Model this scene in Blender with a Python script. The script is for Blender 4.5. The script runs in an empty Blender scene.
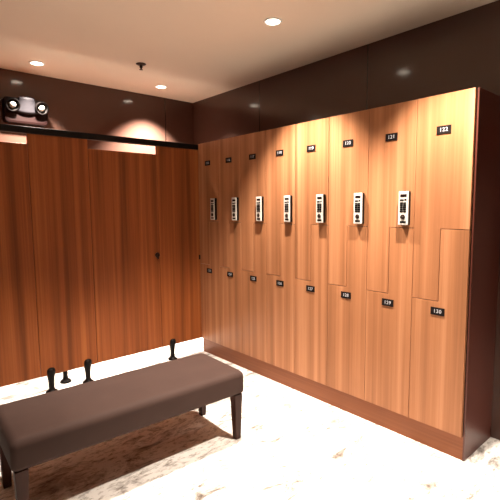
import bpy, bmesh, math, random
from mathutils import Vector, Matrix
random.seed(4)
PI = math.pi
S = bpy.context.scene
C = S.collection

# ---------------------------------------------------------------- helpers
def bm_box(bm, x0, x1, y0, y1, z0, z1, bev=0.0, seg=2, mi=0):
    r = bmesh.ops.create_cube(bm, size=1.0)
    vs = r['verts']
    for v in vs:
        v.co = Vector(((x0 + x1) / 2 + v.co.x * (x1 - x0), (y0 + y1) / 2 + v.co.y * (y1 - y0), (z0 + z1) / 2 + v.co.z * (z1 - z0)))
    fs = set(f for v in vs for f in v.link_faces)
    for f in fs: f.material_index = mi
    if bev > 0:
        es = list(set(e for v in vs for e in v.link_edges))
        bmesh.ops.bevel(bm, geom=es, offset=bev, segments=seg, profile=0.5, affect='EDGES', material=-1)
    return bm

def bm_lathe(bm, prof, n=24, M=None, mi=0, caps=True):
    """prof: list of (radius, height); revolved round local Z then moved by M"""
    rings = []
    M = M or Matrix.Identity(4)
    for r, z in prof:
        if r < 1e-6:
            rings.append([bm.verts.new(M @ Vector((0, 0, z)))])
        else:
            rings.append([bm.verts.new(M @ Vector((r * math.cos(2 * PI * i / n), r * math.sin(2 * PI * i / n), z))) for i in range(n)])
    fs = []
    for a, b in zip(rings, rings[1:]):
        for i in range(n):
            j = (i + 1) % n
            if len(a) == 1 and len(b) == 1: continue
            if len(a) == 1: fs.append(bm.faces.new((a[0], b[j], b[i])))
            elif len(b) == 1: fs.append(bm.faces.new((a[i], a[j], b[0])))
            else: fs.append(bm.faces.new((a[i], a[j], b[j], b[i])))
    if caps:
        for rg, flip in ((rings[0], True), (rings[-1], False)):
            if len(rg) > 2:
                fs.append(bm.faces.new(list(reversed(rg)) if flip else rg))
    for f in fs:
        f.material_index = mi; f.smooth = True
    return bm

def bm_prism_x(bm, pts, x0, x1, bev=0.0, mi=0):
    """pts: polygon in (y, z); extruded from x0 to x1, front rim (x0) bevelled"""
    a = [bm.verts.new((x0, y, z)) for y, z in pts]
    b = [bm.verts.new((x1, y, z)) for y, z in pts]
    f0 = bm.faces.new(a); f1 = bm.faces.new(list(reversed(b)))
    n = len(pts)
    for i in range(n):
        j = (i + 1) % n
        bm.faces.new((a[j], a[i], b[i], b[j]))
    bmesh.ops.recalc_face_normals(bm, faces=bm.faces[:])
    if bev > 0:
        bmesh.ops.bevel(bm, geom=[e for e in f0.edges], offset=bev, segments=2, profile=0.5, affect='EDGES')
    return bm

def obj(name, bm, mats, parent=None, loc=(0, 0, 0), smooth=False):
    me = bpy.data.meshes.new(name)
    bmesh.ops.recalc_face_normals(bm, faces=bm.faces[:])
    bm.to_mesh(me); bm.free()
    for m in (mats if isinstance(mats, (list, tuple)) else [mats]): me.materials.append(m)
    o = bpy.data.objects.new(name, me); C.objects.link(o)
    o.location = loc
    if parent: o.parent = parent
    if smooth:
        for p in me.polygons: p.use_smooth = True
    return o

def tag(o, label, cat, group=None):
    o['label'] = label; o['category'] = cat
    if group: o['group'] = group
    return o

def thing(name, label, cat, loc=(0, 0, 0), group=None):
    o = bpy.data.objects.new(name, None); C.objects.link(o)
    o.empty_display_size = 0.1
    o.location = loc
    return tag(o, label, cat, group)

def struct(name, bm, m):
    o = obj(name, bm, m); o['kind'] = 'structure'; return o

def copy_tree(o, parent=None):
    c = o.copy(); C.objects.link(c)
    if parent: c.parent = parent
    for ch in list(o.children): copy_tree(ch, c)
    return c

# ---------------------------------------------------------------- materials
def new_mat(name):
    m = bpy.data.materials.new(name); m.use_nodes = True
    nt = m.node_tree; nt.nodes.clear()
    out = nt.nodes.new('ShaderNodeOutputMaterial'); b = nt.nodes.new('ShaderNodeBsdfPrincipled')
    nt.links.new(b.outputs[0], out.inputs[0])
    return m, nt, b

def plain(name, col, rough=0.5, metal=0.0, spec=0.5, var=0.06, scale=40):
    m, nt, b = new_mat(name)
    tc = nt.nodes.new('ShaderNodeTexCoord'); no = nt.nodes.new('ShaderNodeTexNoise')
    no.inputs['Scale'].default_value = scale; no.inputs['Detail'].default_value = 4
    nt.links.new(tc.outputs['Object'], no.inputs['Vector'])
    mx = nt.nodes.new('ShaderNodeMix'); mx.data_type = 'RGBA'
    mx.inputs[6].default_value = (*[c * (1 - var) for c in col], 1); mx.inputs[7].default_value = (*[min(1, c * (1 + var)) for c in col], 1)
    nt.links.new(no.outputs['Fac'], mx.inputs[0]); nt.links.new(mx.outputs[2], b.inputs['Base Color'])
    b.inputs['Roughness'].default_value = rough; b.inputs['Metallic'].default_value = metal
    b.inputs['Specular IOR Level'].default_value = spec
    return m

def wood(name, dark, mid, light, rough=0.38, grain='Z', spec=0.4, broad=1.0, fk=0.75):
    """straight grained laminate; grain runs along one world axis"""
    m, nt, b = new_mat(name)
    N = nt.nodes.new; L = nt.links.new
    g = N('ShaderNodeNewGeometry'); oi = N('ShaderNodeObjectInfo')
    off = N('ShaderNodeVectorMath'); off.operation = 'SCALE'; off.inputs[0].default_value = (3.1, 7.7, 5.3)
    L(oi.outputs['Random'], off.inputs['Scale'])
    add = N('ShaderNodeVectorMath'); add.operation = 'ADD'; L(g.outputs['Position'], add.inputs[0]); L(off.outputs[0], add.inputs[1])
    def stretched(across, along, detail, rough_, dist=0.0):
        mp = N('ShaderNodeMapping'); mp.vector_type = 'POINT'
        sc = [across] * 3; sc['XYZ'.index(grain)] = along
        mp.inputs['Scale'].default_value = sc
        L(add.outputs[0], mp.inputs['Vector'])
        n = N('ShaderNodeTexNoise'); n.inputs['Scale'].default_value = 1.0; n.inputs['Detail'].default_value = detail
        n.inputs['Roughness'].default_value = rough_; n.inputs['Distortion'].default_value = dist
        L(mp.outputs[0], n.inputs['Vector']); return n.outputs['Fac']
    big = stretched(17.0, 0.25, 2.0, 0.5, 0.25); fine = stretched(95.0, 0.9, 3.0, 0.6); tiny = stretched(330.0, 7.0, 2.0, 0.6)
    def madd(a, k, c):
        n = N('ShaderNodeMath'); n.operation = 'MULTIPLY_ADD'; L(a, n.inputs[0]); n.inputs[1].default_value = k
        if isinstance(c, float): n.inputs[2].default_value = c
        else: L(c, n.inputs[2])
        return n.outputs[0]
    s = madd(tiny, 0.18, madd(fine, fk, madd(big, 1.35 * broad, -0.675 * broad - fk / 2 - 0.09 + 0.5)))
    r = N('ShaderNodeValToRGB')
    e = r.color_ramp.elements
    e[0].position = 0.18; e[0].color = (*dark, 1); e[1].position = 0.82; e[1].color = (*light, 1)
    k = e.new(0.5); k.color = (*mid, 1)
    L(s, r.inputs[0]); L(r.outputs[0], b.inputs['Base Color'])
    b.inputs['Roughness'].default_value = rough; b.inputs['Specular IOR Level'].default_value = spec
    bp = N('ShaderNodeBump'); bp.inputs['Strength'].default_value = 0.05; bp.inputs['Distance'].default_value = 0.002
    L(tiny, bp.inputs['Height']); L(bp.outputs[0], b.inputs['Normal'])
    return m

def k3(c, k): return tuple(x * k for x in c)
LW = (0.385, 0.162, 0.074)
M_wood = wood('locker_wood', k3(LW, 0.70), LW, (0.50, 0.235, 0.118), fk=0.45, spec=0.2)
M_plinth = wood('plinth_wood', (0.21, 0.070, 0.029), (0.26, 0.088, 0.036), (0.32, 0.112, 0.047), spec=0.2, grain='Y', broad=0.6)
PW = (0.25, 0.070, 0.019)
M_part = wood('partition_wood', k3(PW, 0.58), PW, (0.35, 0.112, 0.031), rough=0.42, spec=0.2, fk=0.55)
M_end = plain('end_panel_shaded', (0.085, 0.020, 0.012), 0.4, var=0.08, scale=12)  # wood of the unlit locker end; its shade is put into this dark colour
M_carc = plain('carcass_brown', (0.05, 0.02, 0.01), 0.6)
M_rail = plain('rail_black', (0.004, 0.003, 0.003), 0.5, spec=0.2)
M_black = plain('black_plastic', (0.005, 0.004, 0.004), 0.45, spec=0.2)
M_foot = plain('foot_black', (0.005, 0.0035, 0.003), 0.5, spec=0.15)
M_gloss = plain('black_gloss', (0.010, 0.004, 0.004), 0.4, spec=0.15)
M_silver = plain('lock_silver', (0.68, 0.65, 0.61), 0.45, metal=0.1)
M_plate = plain('plate_black', (0.008, 0.005, 0.005), 0.6, spec=0.15)
M_head = plain('lamp_head_black', (0.003, 0.002, 0.002), 0.7, spec=0.05)
M_ink = plain('plate_white', (0.48, 0.48, 0.52), 0.5, var=0.02)
M_bronze = plain('dark_bronze', (0.03, 0.014, 0.009), 0.35, metal=0.6)
M_grey = plain('cover_grey', (0.020, 0.0185, 0.0225), 0.6, spec=0.12)
M_chrome = plain('reflector_smoke', (0.02, 0.018, 0.018), 0.4, metal=0.0, var=0.01)
M_bulb = plain('bulb_white', (0.45, 0.45, 0.42), 0.25, var=0.01)
M_ceil = plain('ceiling_paint', (0.78, 0.66, 0.54), 0.8, var=0.02, scale=3)
M_beige = plain('brown_paint', (0.12, 0.075, 0.055), 0.7, var=0.03, scale=3)
M_white = plain('trim_white', (0.82, 0.80, 0.76), 0.4, var=0.01)
M_legwood = wood('leg_wood', (0.025, 0.008, 0.005), (0.038, 0.012, 0.007), (0.052, 0.017, 0.010), spec=0.2, rough=0.45, grain='Z')

def leather():
    m, nt, b = new_mat('bench_upholstery')
    N = nt.nodes.new; L = nt.links.new
    tc = N('ShaderNodeTexCoord')
    v = N('ShaderNodeTexVoronoi'); v.inputs['Scale'].default_value = 320; L(tc.outputs['Object'], v.inputs['Vector'])
    n = N('ShaderNodeTexNoise'); n.inputs['Scale'].default_value = 6; n.inputs['Detail'].default_value = 5; L(tc.outputs['Object'], n.inputs['Vector'])
    r = N('ShaderNodeValToRGB'); r.color_ramp.elements[0].color = (0.043, 0.024, 0.020, 1); r.color_ramp.elements[1].color = (0.060, 0.035, 0.029, 1)
    L(n.outputs['Fac'], r.inputs[0]); L(r.outputs[0], b.inputs['Base Color'])
    bp = N('ShaderNodeBump'); bp.inputs['Strength'].default_value = 0.25; bp.inputs['Distance'].default_value = 0.001
    L(v.outputs['Distance'], bp.inputs['Height']); L(bp.outputs[0], b.inputs['Normal'])
    b.inputs['Roughness'].default_value = 0.75; b.inputs['Specular IOR Level'].default_value = 0.16
    return m
M_leather = leather()

def marble():
    m, nt, b = new_mat('marble_floor')
    N = nt.nodes.new; L = nt.links.new
    g = N('ShaderNodeNewGeometry')
    mp = N('ShaderNodeMapping'); mp.inputs['Scale'].default_value = (1.6, 3.4, 1.0); mp.inputs['Rotation'].default_value = (0, 0, 0.5)
    L(g.outputs['Position'], mp.inputs['Vector'])
    n1 = N('ShaderNodeTexNoise'); n1.inputs['Scale'].default_value = 2.6; n1.inputs['Detail'].default_value = 9; n1.inputs['Roughness'].default_value = 0.68; n1.inputs['Distortion'].default_value = 1.1
    n2 = N('ShaderNodeTexNoise'); n2.inputs['Scale'].default_value = 11; n2.inputs['Detail'].default_value = 7; n2.inputs['Roughness'].default_value = 0.7
    L(mp.outputs[0], n1.inputs['Vector']); L(mp.outputs[0], n2.inputs['Vector'])
    r1 = N('ShaderNodeValToRGB'); e = r1.color_ramp.elements
    e[0].position = 0.33; e[0].color = (0.15, 0.12, 0.10, 1); e[1].position = 0.51; e[1].color = (0.90, 0.88, 0.85, 1)
    r2 = N('ShaderNodeValToRGB'); e = r2.color_ramp.elements
    e[0].position = 0.33; e[0].color = (0.30, 0.26, 0.22, 1); e[1].position = 0.49; e[1].color = (1, 1, 1, 1)
    L(n1.outputs['Fac'], r1.inputs[0]); L(n2.outputs['Fac'], r2.inputs[0])
    mx = N('ShaderNodeMix'); mx.data_type = 'RGBA'; mx.blend_type = 'MULTIPLY'; mx.inputs[0].default_value = 1.0
    L(r1.outputs[0], mx.inputs[6]); L(r2.outputs[0], mx.inputs[7]); L(mx.outputs[2], b.inputs['Base Color'])
    b.inputs['Roughness'].default_value = 0.35; b.inputs['Specular IOR Level'].default_value = 0.3
    return m
M_floor = marble()

def dark_tile(axis, joints):
    """large glossy brown wall panels with thin vertical joints at the given coordinates along the wall"""
    m, nt, b = new_mat('brown_tile_' + axis)
    N = nt.nodes.new; L = nt.links.new
    g = N('ShaderNodeNewGeometry'); sp = N('ShaderNodeSeparateXYZ'); L(g.outputs['Position'], sp.inputs[0])
    x = sp.outputs[axis]
    last = None
    for j in joints:
        s = N('ShaderNodeMath'); s.operation = 'SUBTRACT'; L(x, s.inputs[0]); s.inputs[1].default_value = j
        a = N('ShaderNodeMath'); a.operation = 'ABSOLUTE'; L(s.outputs[0], a.inputs[0])
        c = N('ShaderNodeMath'); c.operation = 'LESS_THAN'; L(a.outputs[0], c.inputs[0]); c.inputs[1].default_value = 0.005
        if last is None: last = c.outputs[0]
        else:
            q = N('ShaderNodeMath'); q.operation = 'MAXIMUM'; L(last, q.inputs[0]); L(c.outputs[0], q.inputs[1]); last = q.outputs[0]
    n = N('ShaderNodeTexNoise'); n.inputs['Scale'].default_value = 2.5; n.inputs['Detail'].default_value = 6; L(g.outputs['Position'], n.inputs['Vector'])
    r = N('ShaderNodeValToRGB'); r.color_ramp.elements[0].color = (0.070, 0.036, 0.028, 1); r.color_ramp.elements[1].color = (0.094, 0.050, 0.039, 1)
    L(n.outputs['Fac'], r.inputs[0])
    mx = N('ShaderNodeMix'); mx.data_type = 'RGBA'; mx.inputs[7].default_value = (0.012, 0.006, 0.005, 1)
    L(last, mx.inputs[0]); L(r.outputs[0], mx.inputs[6]); L(mx.outputs[2], b.inputs['Base Color'])
    b.inputs['Roughness'].default_value = 0.12; b.inputs['Specular IOR Level'].default_value = 0.45
    return m
M_tile_back = dark_tile('X', [0.055, -2.45]); M_tile_right = dark_tile('Y', [2.15, 0.95, -0.25, -1.45])

def glow(name, col, s):
    m, nt, b = new_mat(name)
    b.inputs['Base Color'].default_value = (0.9, 0.9, 0.9, 1); b.inputs['Emission Color'].default_value = (*col, 1); b.inputs['Emission Strength'].default_value = s
    return m
WARM = (1.0, 0.87, 0.73)
M_lens = glow('downlight_lens', (1.0, 0.86, 0.68), 14.0)

# ---------------------------------------------------------------- dimensions
W = 0.3238; NU = 8; YP = NU * W; ZT = 2.089; ZP = 0.145
XW = 0.42; YB = 3.285; ZC = 2.67; XL = -3.25; YF = -2.6
ZS1 = 1.336; ZS2 = 0.914

# ---------------------------------------------------------------- room shell
struct('floor', bm_box(bmesh.new(), XL - .1, XW + .1, YF - .1, YB + .1, -0.1, 0.0), M_floor)
struct('ceiling', bm_box(bmesh.new(), XL - .1, XW + .1, YF - .1, YB + .1, ZC, ZC + 0.1), M_ceil)
struct('wall_back', bm_box(bmesh.new(), XL - .1, XW + .1, YB, YB + 0.1, 0, ZC), M_tile_back)
struct('wall_right', bm_box(bmesh.new(), XW, XW + 0.1, YF - .1, YB, 0, ZC), M_tile_right)
struct('wall_left', bm_box(bmesh.new(), XL - 0.1, XL, YF - .1, YB, 0, ZC), M_beige)
struct('wall_front', bm_box(bmesh.new(), XL, XW, YF - 0.1, YF, 0, ZC), M_beige)

# ---------------------------------------------------------------- lockers
def text_bm(s, size):
    cu = bpy.data.curves.new('t', 'FONT'); cu.body = s; cu.size = size; cu.align_x = 'CENTER'; cu.align_y = 'CENTER'; cu.extrude = 0.0006
    cu.offset = 0.0002; cu.space_character = 1.12
    to = bpy.data.objects.new('t', cu); C.objects.link(to)
    dg = bpy.context.evaluated_depsgraph_get()
    me = bpy.data.meshes.new_from_object(to.evaluated_get(dg))
    bm = bmesh.new(); bm.from_mesh(me)
    bpy.data.objects.remove(to); bpy.data.curves.remove(cu); bpy.data.meshes.remove(me)
    # text plane (x right, y up) -> on the door front, read by someone looking along +X : right = -Y, up = +Z
    for v in bm.verts: v.co = Vector((-v.co.z, -v.co.x, v.co.y))
    return bm

g = 0.0018; hw = W / 2
def locker_proto():
    t = thing('locker', 'x', 'locker', group='wooden lockers along the wall')
    obj('carcass', bm_box(bmesh.new(), 0.020, XW - 0.002, -hw + .0005, hw - .0005, ZP + .001, ZT), M_carc, t)
    up = [(-hw + g, ZT), (hw - g, ZT), (hw - g, ZS2 + g), (g, ZS2 + g), (g, ZS1 + g), (-hw + g, ZS1 + g)]
    lo = [(-hw + g, ZP + g), (hw - g, ZP + g), (hw - g, ZS2 - g), (-g, ZS2 - g), (-g, ZS1 - g), (-hw + g, ZS1 - g)]
    obj('upper_door', bm_prism_x(bmesh.new(), up, 0.0, 0.019, 0.0012), M_wood, t)
    obj('lower_door', bm_prism_x(bmesh.new(), lo, 0.0, 0.019, 0.0012), M_wood, t)
    return t

def add_plate(t, number, z):
    p = obj('number_plate', bm_box(bmesh.new(), -0.004, 0.0, -0.041, 0.041, -0.0225, 0.0225, 0.0012), M_plate, t, (0, 0, z))
    obj('number', text_bm(number, 0.030), M_ink, p, (-0.0044, 0, 0.0))

def add_lock(t):
    y = -hw + 0.055
    e = obj('keypad_lock', bm_box(bmesh.new(), -0.030, 0.0, -0.0325, 0.0325, -0.102, 0.102, 0.006, 3), M_black, t, (0, y, 1.456))
    bm = bm_box(bmesh.new(), -0.034, -0.012, -0.0315, 0.0320, -0.101, 0.101, 0.004, 2)
    obj('face_plate', bm, M_silver, e)
    obj('display', bm_box(bmesh.new(), -0.0352, -0.0335, -0.022, 0.019, 0.067, 0.084, 0.0015), M_gloss, e)
    bm = bmesh.new()
    bm_box(bm, -0.0352, -0.0335, -0.022, -0.008, 0.046, 0.056); bm_box(bm, -0.0352, -0.0335, -0.004, 0.021, 0.044, 0.054)
    obj('logo_strip', bm, M_black, e)
    for r in range(5):
        for c in range(2):
            obj('button', bm_box(bmesh.new(), -0.0365, -0.0335, -0.021 + c * 0.0215, -0.001 + c * 0.0215, 0.026 - r * 0.0125, 0.0365 - r * 0.0125, 0.0015), M_black, e)
    Mx = Matrix.Translation((-0.0335, 0, -0.053)) @ Matrix.Rotation(-PI / 2, 4, 'Y')
    obj('key_cylinder', bm_lathe(bmesh.new(), [(0.0155, 0), (0.0155, 0.004), (0.0125, 0.005), (0.0125, 0.0035), (0.006, 0.0035), (0.006, 0.006), (0, 0.006)], 24, Mx), M_bronze, e)
    obj('label_strip', bm_box(bmesh.new(), -0.0352, -0.0335, -0.021, 0.019, -0.090, -0.077, 0.001), M_black, e)

proto = locker_proto()
ordw = ['nearest the dark end panel', 'second from the dark end panel', 'third from the dark end panel', 'fourth from the dark end panel',
        'fifth from the dark end panel', 'third from the cubicle wall', 'second from the cubicle wall', 'in the corner against the cubicle wall']
for k in range(NU):
    t = proto if k == 0 else copy_tree(proto)
    t.location = (0, (k + 0.5) * W, 0)
for k, t in enumerate([o for o in C.objects if o.name.split('.')[0] == 'locker' and o.parent is None]):
    un, ln = 122 - k, 130 - k
    t['label'] = 'wooden locker numbered %d and %d, %s, %s' % (un, ln, 'without keypad lock' if k == 0 else 'with keypad lock', ordw[k])
    add_plate(t, str(un), 1.893); add_plate(t, str(ln), 0.855)
    if k > 0: add_lock(t)

tag(obj('plinth', bm_box(bmesh.new(), 0.022, XW - .002, -0.002, YP, 0.0, ZP - 0.0005, 0.001, 1), M_plinth), 'long low brown wooden plinth under the row of lockers', 'plinth')
tag(obj('end_panel', bm_box(bmesh.new(), 0.0195, XW - 0.002, -0.012, -0.0025, 0.0, ZT + 0.002, 0.001, 1), M_end), 'tall maroon end panel with shade in its dark colour, closing the near end of the lockers', 'panel')

# ---------------------------------------------------------------- cubicle front
PT = 0.026; ZPB = 0.146; ZD = 1.958; ZR0 = 2.034; ZR1 = 2.083
def foot_bm():
    return bm_lathe(bmesh.new(), [(0, 0), (0.046, 0), (0.046, 0.006), (0.040, 0.013), (0.026, 0.022), (0.0215, 0.035), (0.023, 0.09), (0.028, 0.130), (0.034, 0.155), (0.0355, 0.172), (0.033, 0.190), (0.024, 0.202), (0.010, 0.207), (0, 0.208)], 20)
def panel(x0, x1, feet, label, knuckle=False):
    t = thing('cubicle_pilaster', label, 'panel', ((x0 + x1) / 2, YP, 0), 'fixed cubicle panels')
    cx = (x0 + x1) / 2
    obj('board', bm_box(bmesh.new(), x0 - cx, x1 - cx, 0, PT, ZPB, ZR0, 0.0015, 1), M_part, t)
    for fx in feet: obj('pedestal_foot', foot_bm(), M_foot, t, (fx - cx, 0.012, 0))
    return t
pr = panel(-0.451, 0.022, [-0.337], 'narrow brown wooden cubicle panel in the corner beside the lockers, one black foot')
obj('wall_bracket', bm_box(bmesh.new(), 0.200, 0.2130, -0.012, 0.0, 0.955, 1.0, 0.003), M_foot, pr)
panel(-1.533, -1.083, [-1.457, -1.163], 'brown wooden cubicle panel behind the bench, between two doors, two black feet')
panel(-2.647, -2.175, [-2.55, -2.255], 'brown wooden cubicle panel farthest left, beyond the left cubicle door')
def door(x0, x1, label, hand=1):
    t = thing('cubicle_door', label, 'door', ((x0 + x1) / 2, YP, 0), 'cubicle doors')
    h = (x1 - x0) / 2
    obj('leaf', bm_box(bmesh.new(), -h, h, 0, PT - 0.002, ZPB + 0.002, ZD, 0.0015, 1), M_part, t)
    bm = bmesh.new()
    Mx = Matrix.Translation((hand * (h - 0.022), 0, 1.035)) @ Matrix.Rotation(PI / 2, 4, 'X')
    bm_lathe(bm, [(0, 0), (0.024, 0), (0.024, 0.006), (0.020, 0.009), (0.0, 0.009)], 24, Mx)
    kn = obj('lock', bm, M_bronze, t)
    obj('thumb_turn', bm_box(bmesh.new(), hand * (h - 0.022) - 0.006, hand * (h - 0.022) + 0.006, -0.024, -0.008, 1.000, 1.046, 0.003), M_bronze, kn)
    return t
door(-1.080, -0.454, 'brown wooden cubicle door with small dark lock, nearer the lockers')
door(-2.172, -1.536, 'brown wooden cubicle door at the left edge, below the emergency light', -1)
door(-3.245, -2.650, 'brown wooden cubicle door farthest left in the corner by the left wall')
tag(obj('headrail', bm_box(bmesh.new(), XL + 0.002, -0.0015, YP - 0.012, YP + PT + 0.012, ZR0 + .0005, ZR1, 0.002, 1), M_rail), 'long black headrail running along the top of the cubicles', 'rail')
for dx, lab in ((-1.306, 'brown dividing panel between the two cubicles, short black foot seen under the gap'),):
    t = thing('cubicle_divider', lab, 'panel', (dx, YP, 0))
    obj('board', bm_box(bmesh.new(), -0.012, 0.012, PT + 0.002, YB - YP - 0.002, ZPB, ZD, 0.0015, 1), M_part, t)
    obj('pedestal_foot', bm_lathe(bmesh.new(), [(0, 0), (0.046, 0), (0.046, 0.008), (0.038, 0.018), (0.022, 0.030), (0.019, 0.06), (0.019, 0.17), (0, 0.172)], 20), M_foot, t, (0, 0.145, 0))

# ---------------------------------------------------------------- bench
BX0, BX1, BY0, BY1 = -2.055, -0.740, 1.045, 1.532
t = thing('bench', 'long low dark brown upholstered bench with tapered wooden legs', 'bench', ((BX0 + BX1) / 2, (BY0 + BY1) / 2, 0))
cx, cy = (BX0 + BX1) / 2, (BY0 + BY1) / 2
hx, hy = (BX1 - BX0) / 2, (BY1 - BY0) / 2
t.rotation_euler.z = -0.035
def cushion_bm():
    bm = bmesh.new(); z0, z1 = 0.305, 0.455
    nx, ny = 40, 16; R = 0.030
    # rounded slab: superellipse-like outline swept through a rounded side profile
    prof = [(0.012, z0), (0.003, z0 + 0.006), (0.0, z0 + 0.02), (0.0, z1 - 0.045)]
    for i in range(1, 9):
        a = i / 8 * PI / 2
        prof.append((0.040 * (1 - math.cos(a)), z1 - 0.045 + 0.040 * math.sin(a)))
    prof += [(0.075, z1 - 0.0030), (0.125, z1 - 0.001), (0.18, z1)]
    def ring(ins, z):
        rc = max(0.028 - ins * 0.2, 0.004); pts = []
        for sx, sy, a0 in ((1, 1, 0), (-1, 1, PI / 2), (-1, -1, PI), (1, -1, 3 * PI / 2)):
            for i in range(7):
                a = a0 + i / 6 * PI / 2
                pts.append(bm.verts.new((sx * (hx - ins - rc) + rc * math.cos(a), sy * (hy - ins - rc) + rc * math.sin(a), z)))
        return pts
    rs = [ring(*p) for p in prof]
    n = len(rs[0])
    for a, b in zip(rs, rs[1:]):
        for i in range(n): bm.faces.new((a[i], a[(i + 1) % n], b[(i + 1) % n], b[i]))
    bm.faces.new(list(reversed(rs[0]))); bm.faces.new(rs[-1])
    return bm
cu = obj('cushion', cushion_bm(), M_leather, t, smooth=True)
bm = bmesh.new()
bm_box(bm, -hx + .02, hx - .02, -hy + .02, hy - .02, 0.297, 0.3055, 0.002, 1)
obj('seat_frame', bm, M_legwood, t)
def leg_bm(sx, sy):
    bm = bmesh.new(); v = []
    for z, s in ((0.0, 0.038), (0.298, 0.058)):
        for ax, ay in ((0, 0), (1, 0), (1, 1), (0, 1)):
            v.append(bm.verts.new((sx * (hx - 0.012 - (0.010 * (1 - z / 0.298)) - ax * s), sy * (hy - 0.014 - 0.008 * (1 - z / 0.298) - ay * s), z)))
    for q in ((0, 1, 2, 3), (4, 5, 6, 7), (0, 1, 5, 4), (1, 2, 6, 5), (2, 3, 7, 6), (3, 0, 4, 7)): bm.faces.new([v[i] for i in q])
    bmesh.ops.bevel(bm, geom=bm.edges[:], offset=0.003, segments=2, profile=0.5, affect='EDGES')
    return bm
for sx in (-1, 1):
    for sy in (-1, 1): obj('leg', leg_bm(sx, sy), M_legwood, t)

# ---------------------------------------------------------------- emergency light on the back wall
EX, EZ = -1.366, 2.322
t = thing('emergency_light', 'black twin-head emergency light on the dark wall above the cubicles', 'emergency light', (EX, YB, EZ))
bm = bmesh.new()
def rrect(w, h, r, y, n=6, dz=0):
    pts = []
    for sx, sz, a0 in ((1, 1, 0), (-1, 1, PI / 2), (-1, -1, PI), (1, -1, 3 * PI / 2)):
        for i in range(n + 1):
            a = a0 + i / n * PI / 2
            pts.append(bm.verts.new((sx * (w - r) + r * math.cos(a), y, dz + sz * (h - r) + r * math.sin(a))))
    return pts
rs = [rrect(0.177, 0.110, 0.035, -0.001), rrect(0.177, 0.110, 0.035, -0.055), rrect(0.170, 0.103, 0.032, -0.066), rrect(0.155, 0.088, 0.03, -0.070)]
for a, b in zip(rs, rs[1:]):
    for i in range(len(a)): bm.faces.new((a[i], a[(i + 1) % len(a)], b[(i + 1) % len(a)], b[i]))
bm.faces.new(rs[0]); bm.faces.new(list(reversed(rs[-1])))
obj('housing', bm, M_gloss, t)
# bulged grey cover, wider at its curved lower edge
bm = bmesh.new(); n = 14; rows = []
for j in range(7):
    fz = j / 6; row = []
    for i in range(n + 1):
        u = i / n * 2 - 1
        wd = 0.058 + 0.044 * (1 - fz) ** 1.4
        zz = -0.010 - 0.016 * (1 - u * u) + fz * (0.120 + 0.016 * (1 - u * u))
        y = -0.074 - 0.016 * (1 - u * u) - 0.028 * fz
        row.append(bm.verts.new((u * wd, y, zz)))
    rows.append(row)
for a, b in zip(rows, rows[1:]):
    for i in range(n): bm.faces.new((a[i], a[i + 1], b[i + 1], b[i]))
r = bmesh.ops.extrude_face_region(bm, geom=bm.faces[:])
for v in r['geom']:
    if isinstance(v, bmesh.types.BMVert): v.co.y = -0.068
obj('cover', bm, M_grey, t, smooth=True)
for s in (-1, 1):
    Mx = Matrix.Translation((s * 0.108, -0.052, 0.052)) @ Matrix.Rotation(PI / 2 + 0.30, 4, 'X') @ Matrix.Rotation(s * 0.12, 4, 'Y')
    hd = obj('lamp_head', bm_lathe(bmesh.new(), [(0, -0.02), (0.032, -0.012), (0.050, 0.02), (0.056, 0.055), (0.057, 0.072), (0.050, 0.074), (0.046, 0.068)], 28, Mx, caps=False), M_head, t)
    obj('reflector', bm_lathe(bmesh.new(), [(0.047, 0.069), (0.040, 0.050), (0.022, 0.036), (0.0, 0.032)], 28, Mx, caps=False), M_chrome, hd)
    obj('bulb', bm_lathe(bmesh.new(), [(0.010, 0.034), (0.024, 0.048), (0.027, 0.060), (0.018, 0.074), (0.0, 0.079)], 20, Mx), M_bulb, hd)

# ---------------------------------------------------------------- ceiling fittings
DL_GROUP = 'recessed ceiling downlights'
def downlight(x, y, power, half_deg, blend, label, tilt=0.0):
    t = thing('downlight', label, 'downlight', (x, y, ZC), DL_GROUP)
    obj('trim_ring', bm_lathe(bmesh.new(), [(0.062, 0.0), (0.062, -0.004), (0.057, -0.008), (0.048, -0.008), (0.046, -0.003), (0.046, 0.0)], 32, caps=False), M_white, t)
    obj('lens', bm_lathe(bmesh.new(), [(0, -0.004), (0.046, -0.004), (0.046, -0.001), (0, -0.001)], 32), M_lens, t)
    ld = bpy.data.lights.new('downlight_beam', 'SPOT'); ld.energy = power; ld.color = WARM; ld.spot_size = math.radians(2 * half_deg); ld.spot_blend = blend; ld.shadow_soft_size = 0.03
    lo = bpy.data.objects.new('beam', ld); C.objects.link(lo); lo.parent = t; lo.location = (0, 0, -0.02); lo.rotation_euler = (math.radians(tilt), 0, 0)
    return t
downlight(-0.200, 2.915, 1250, 46, 0.85, 'ceiling downlight over the cubicle next to the wall corner', 12)
downlight(-1.335, 2.946, 850, 46, 0.85, 'ceiling downlight above the emergency light at the top left', 4)
downlight(-0.400, 1.120, 430, 44, 0.65, 'ceiling downlight over the aisle between bench and lockers')
downlight(-0.400, 0.060, 435, 44, 0.65, 'ceiling downlight over the aisle by the dark locker end panel')
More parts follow.
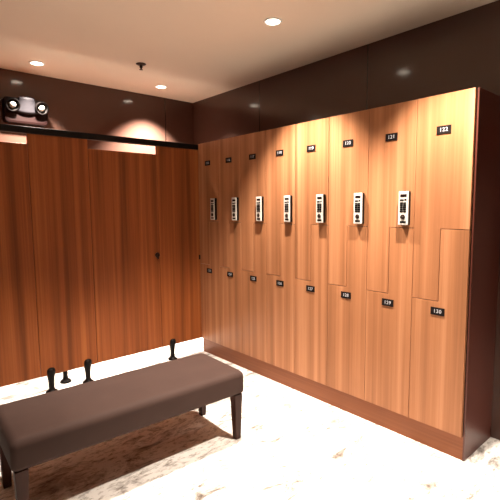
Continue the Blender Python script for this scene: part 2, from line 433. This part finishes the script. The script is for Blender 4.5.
downlight(-0.400, -1.000, 250, 34, 0.65, 'added out-of-view downlight brightening the floor beyond the dark locker end panel')  # unseen lamp, added to whiten the near floor
downlight(-1.750, 1.120, 230, 43, 0.5, 'ceiling downlight over the left half of the bench')

t = thing('fire_sprinkler', 'small dark fire sprinkler hanging from the pale ceiling', 'sprinkler', (-0.666, 2.426, ZC))
obj('escutcheon', bm_lathe(bmesh.new(), [(0.042, 0.0), (0.042, -0.003), (0.030, -0.009), (0.014, -0.012), (0.0, -0.012)], 24), M_bronze, t)
obj('body', bm_lathe(bmesh.new(), [(0.013, -0.010), (0.013, -0.028), (0.008, -0.034), (0.006, -0.045), (0, -0.045)], 16), M_bronze, t)
obj('deflector', bm_lathe(bmesh.new(), [(0, -0.045), (0.016, -0.046), (0.016, -0.048), (0, -0.048)], 16), M_bronze, t)

# ---------------------------------------------------------------- world, camera
w = bpy.data.worlds.new('world'); S.world = w; w.use_nodes = True
w.node_tree.nodes['Background'].inputs[0].default_value = (1.0, 0.85, 0.7, 1); w.node_tree.nodes['Background'].inputs[1].default_value = 0.05

cx_, cy_, cz_, yaw, pit, rol, f = -2.4404, -0.9739, 1.47, 0.7173, 0.0992, -0.0088, 429.60
F = Vector((math.sin(yaw) * math.cos(pit), math.cos(yaw) * math.cos(pit), -math.sin(pit)))
R = Vector((math.cos(yaw), -math.sin(yaw), 0)); U = R.cross(F)
R2 = R * math.cos(rol) + U * math.sin(rol); U2 = -R * math.sin(rol) + U * math.cos(rol)
cam = bpy.data.cameras.new('camera'); cam.sensor_width = 36; cam.lens = f / 500 * 36; cam.clip_start = 0.02
co = bpy.data.objects.new('camera', cam); C.objects.link(co)
co.matrix_world = Matrix(((R2.x, U2.x, -F.x, cx_), (R2.y, U2.y, -F.y, cy_), (R2.z, U2.z, -F.z, cz_), (0, 0, 0, 1)))
S.camera = co
vs = S.view_settings
S.display_settings.display_device = 'sRGB'
vs.view_transform = 'Standard'; vs.look = 'None'; vs.exposure = 0.0; vs.gamma = 1.0; vs.use_curve_mapping = False
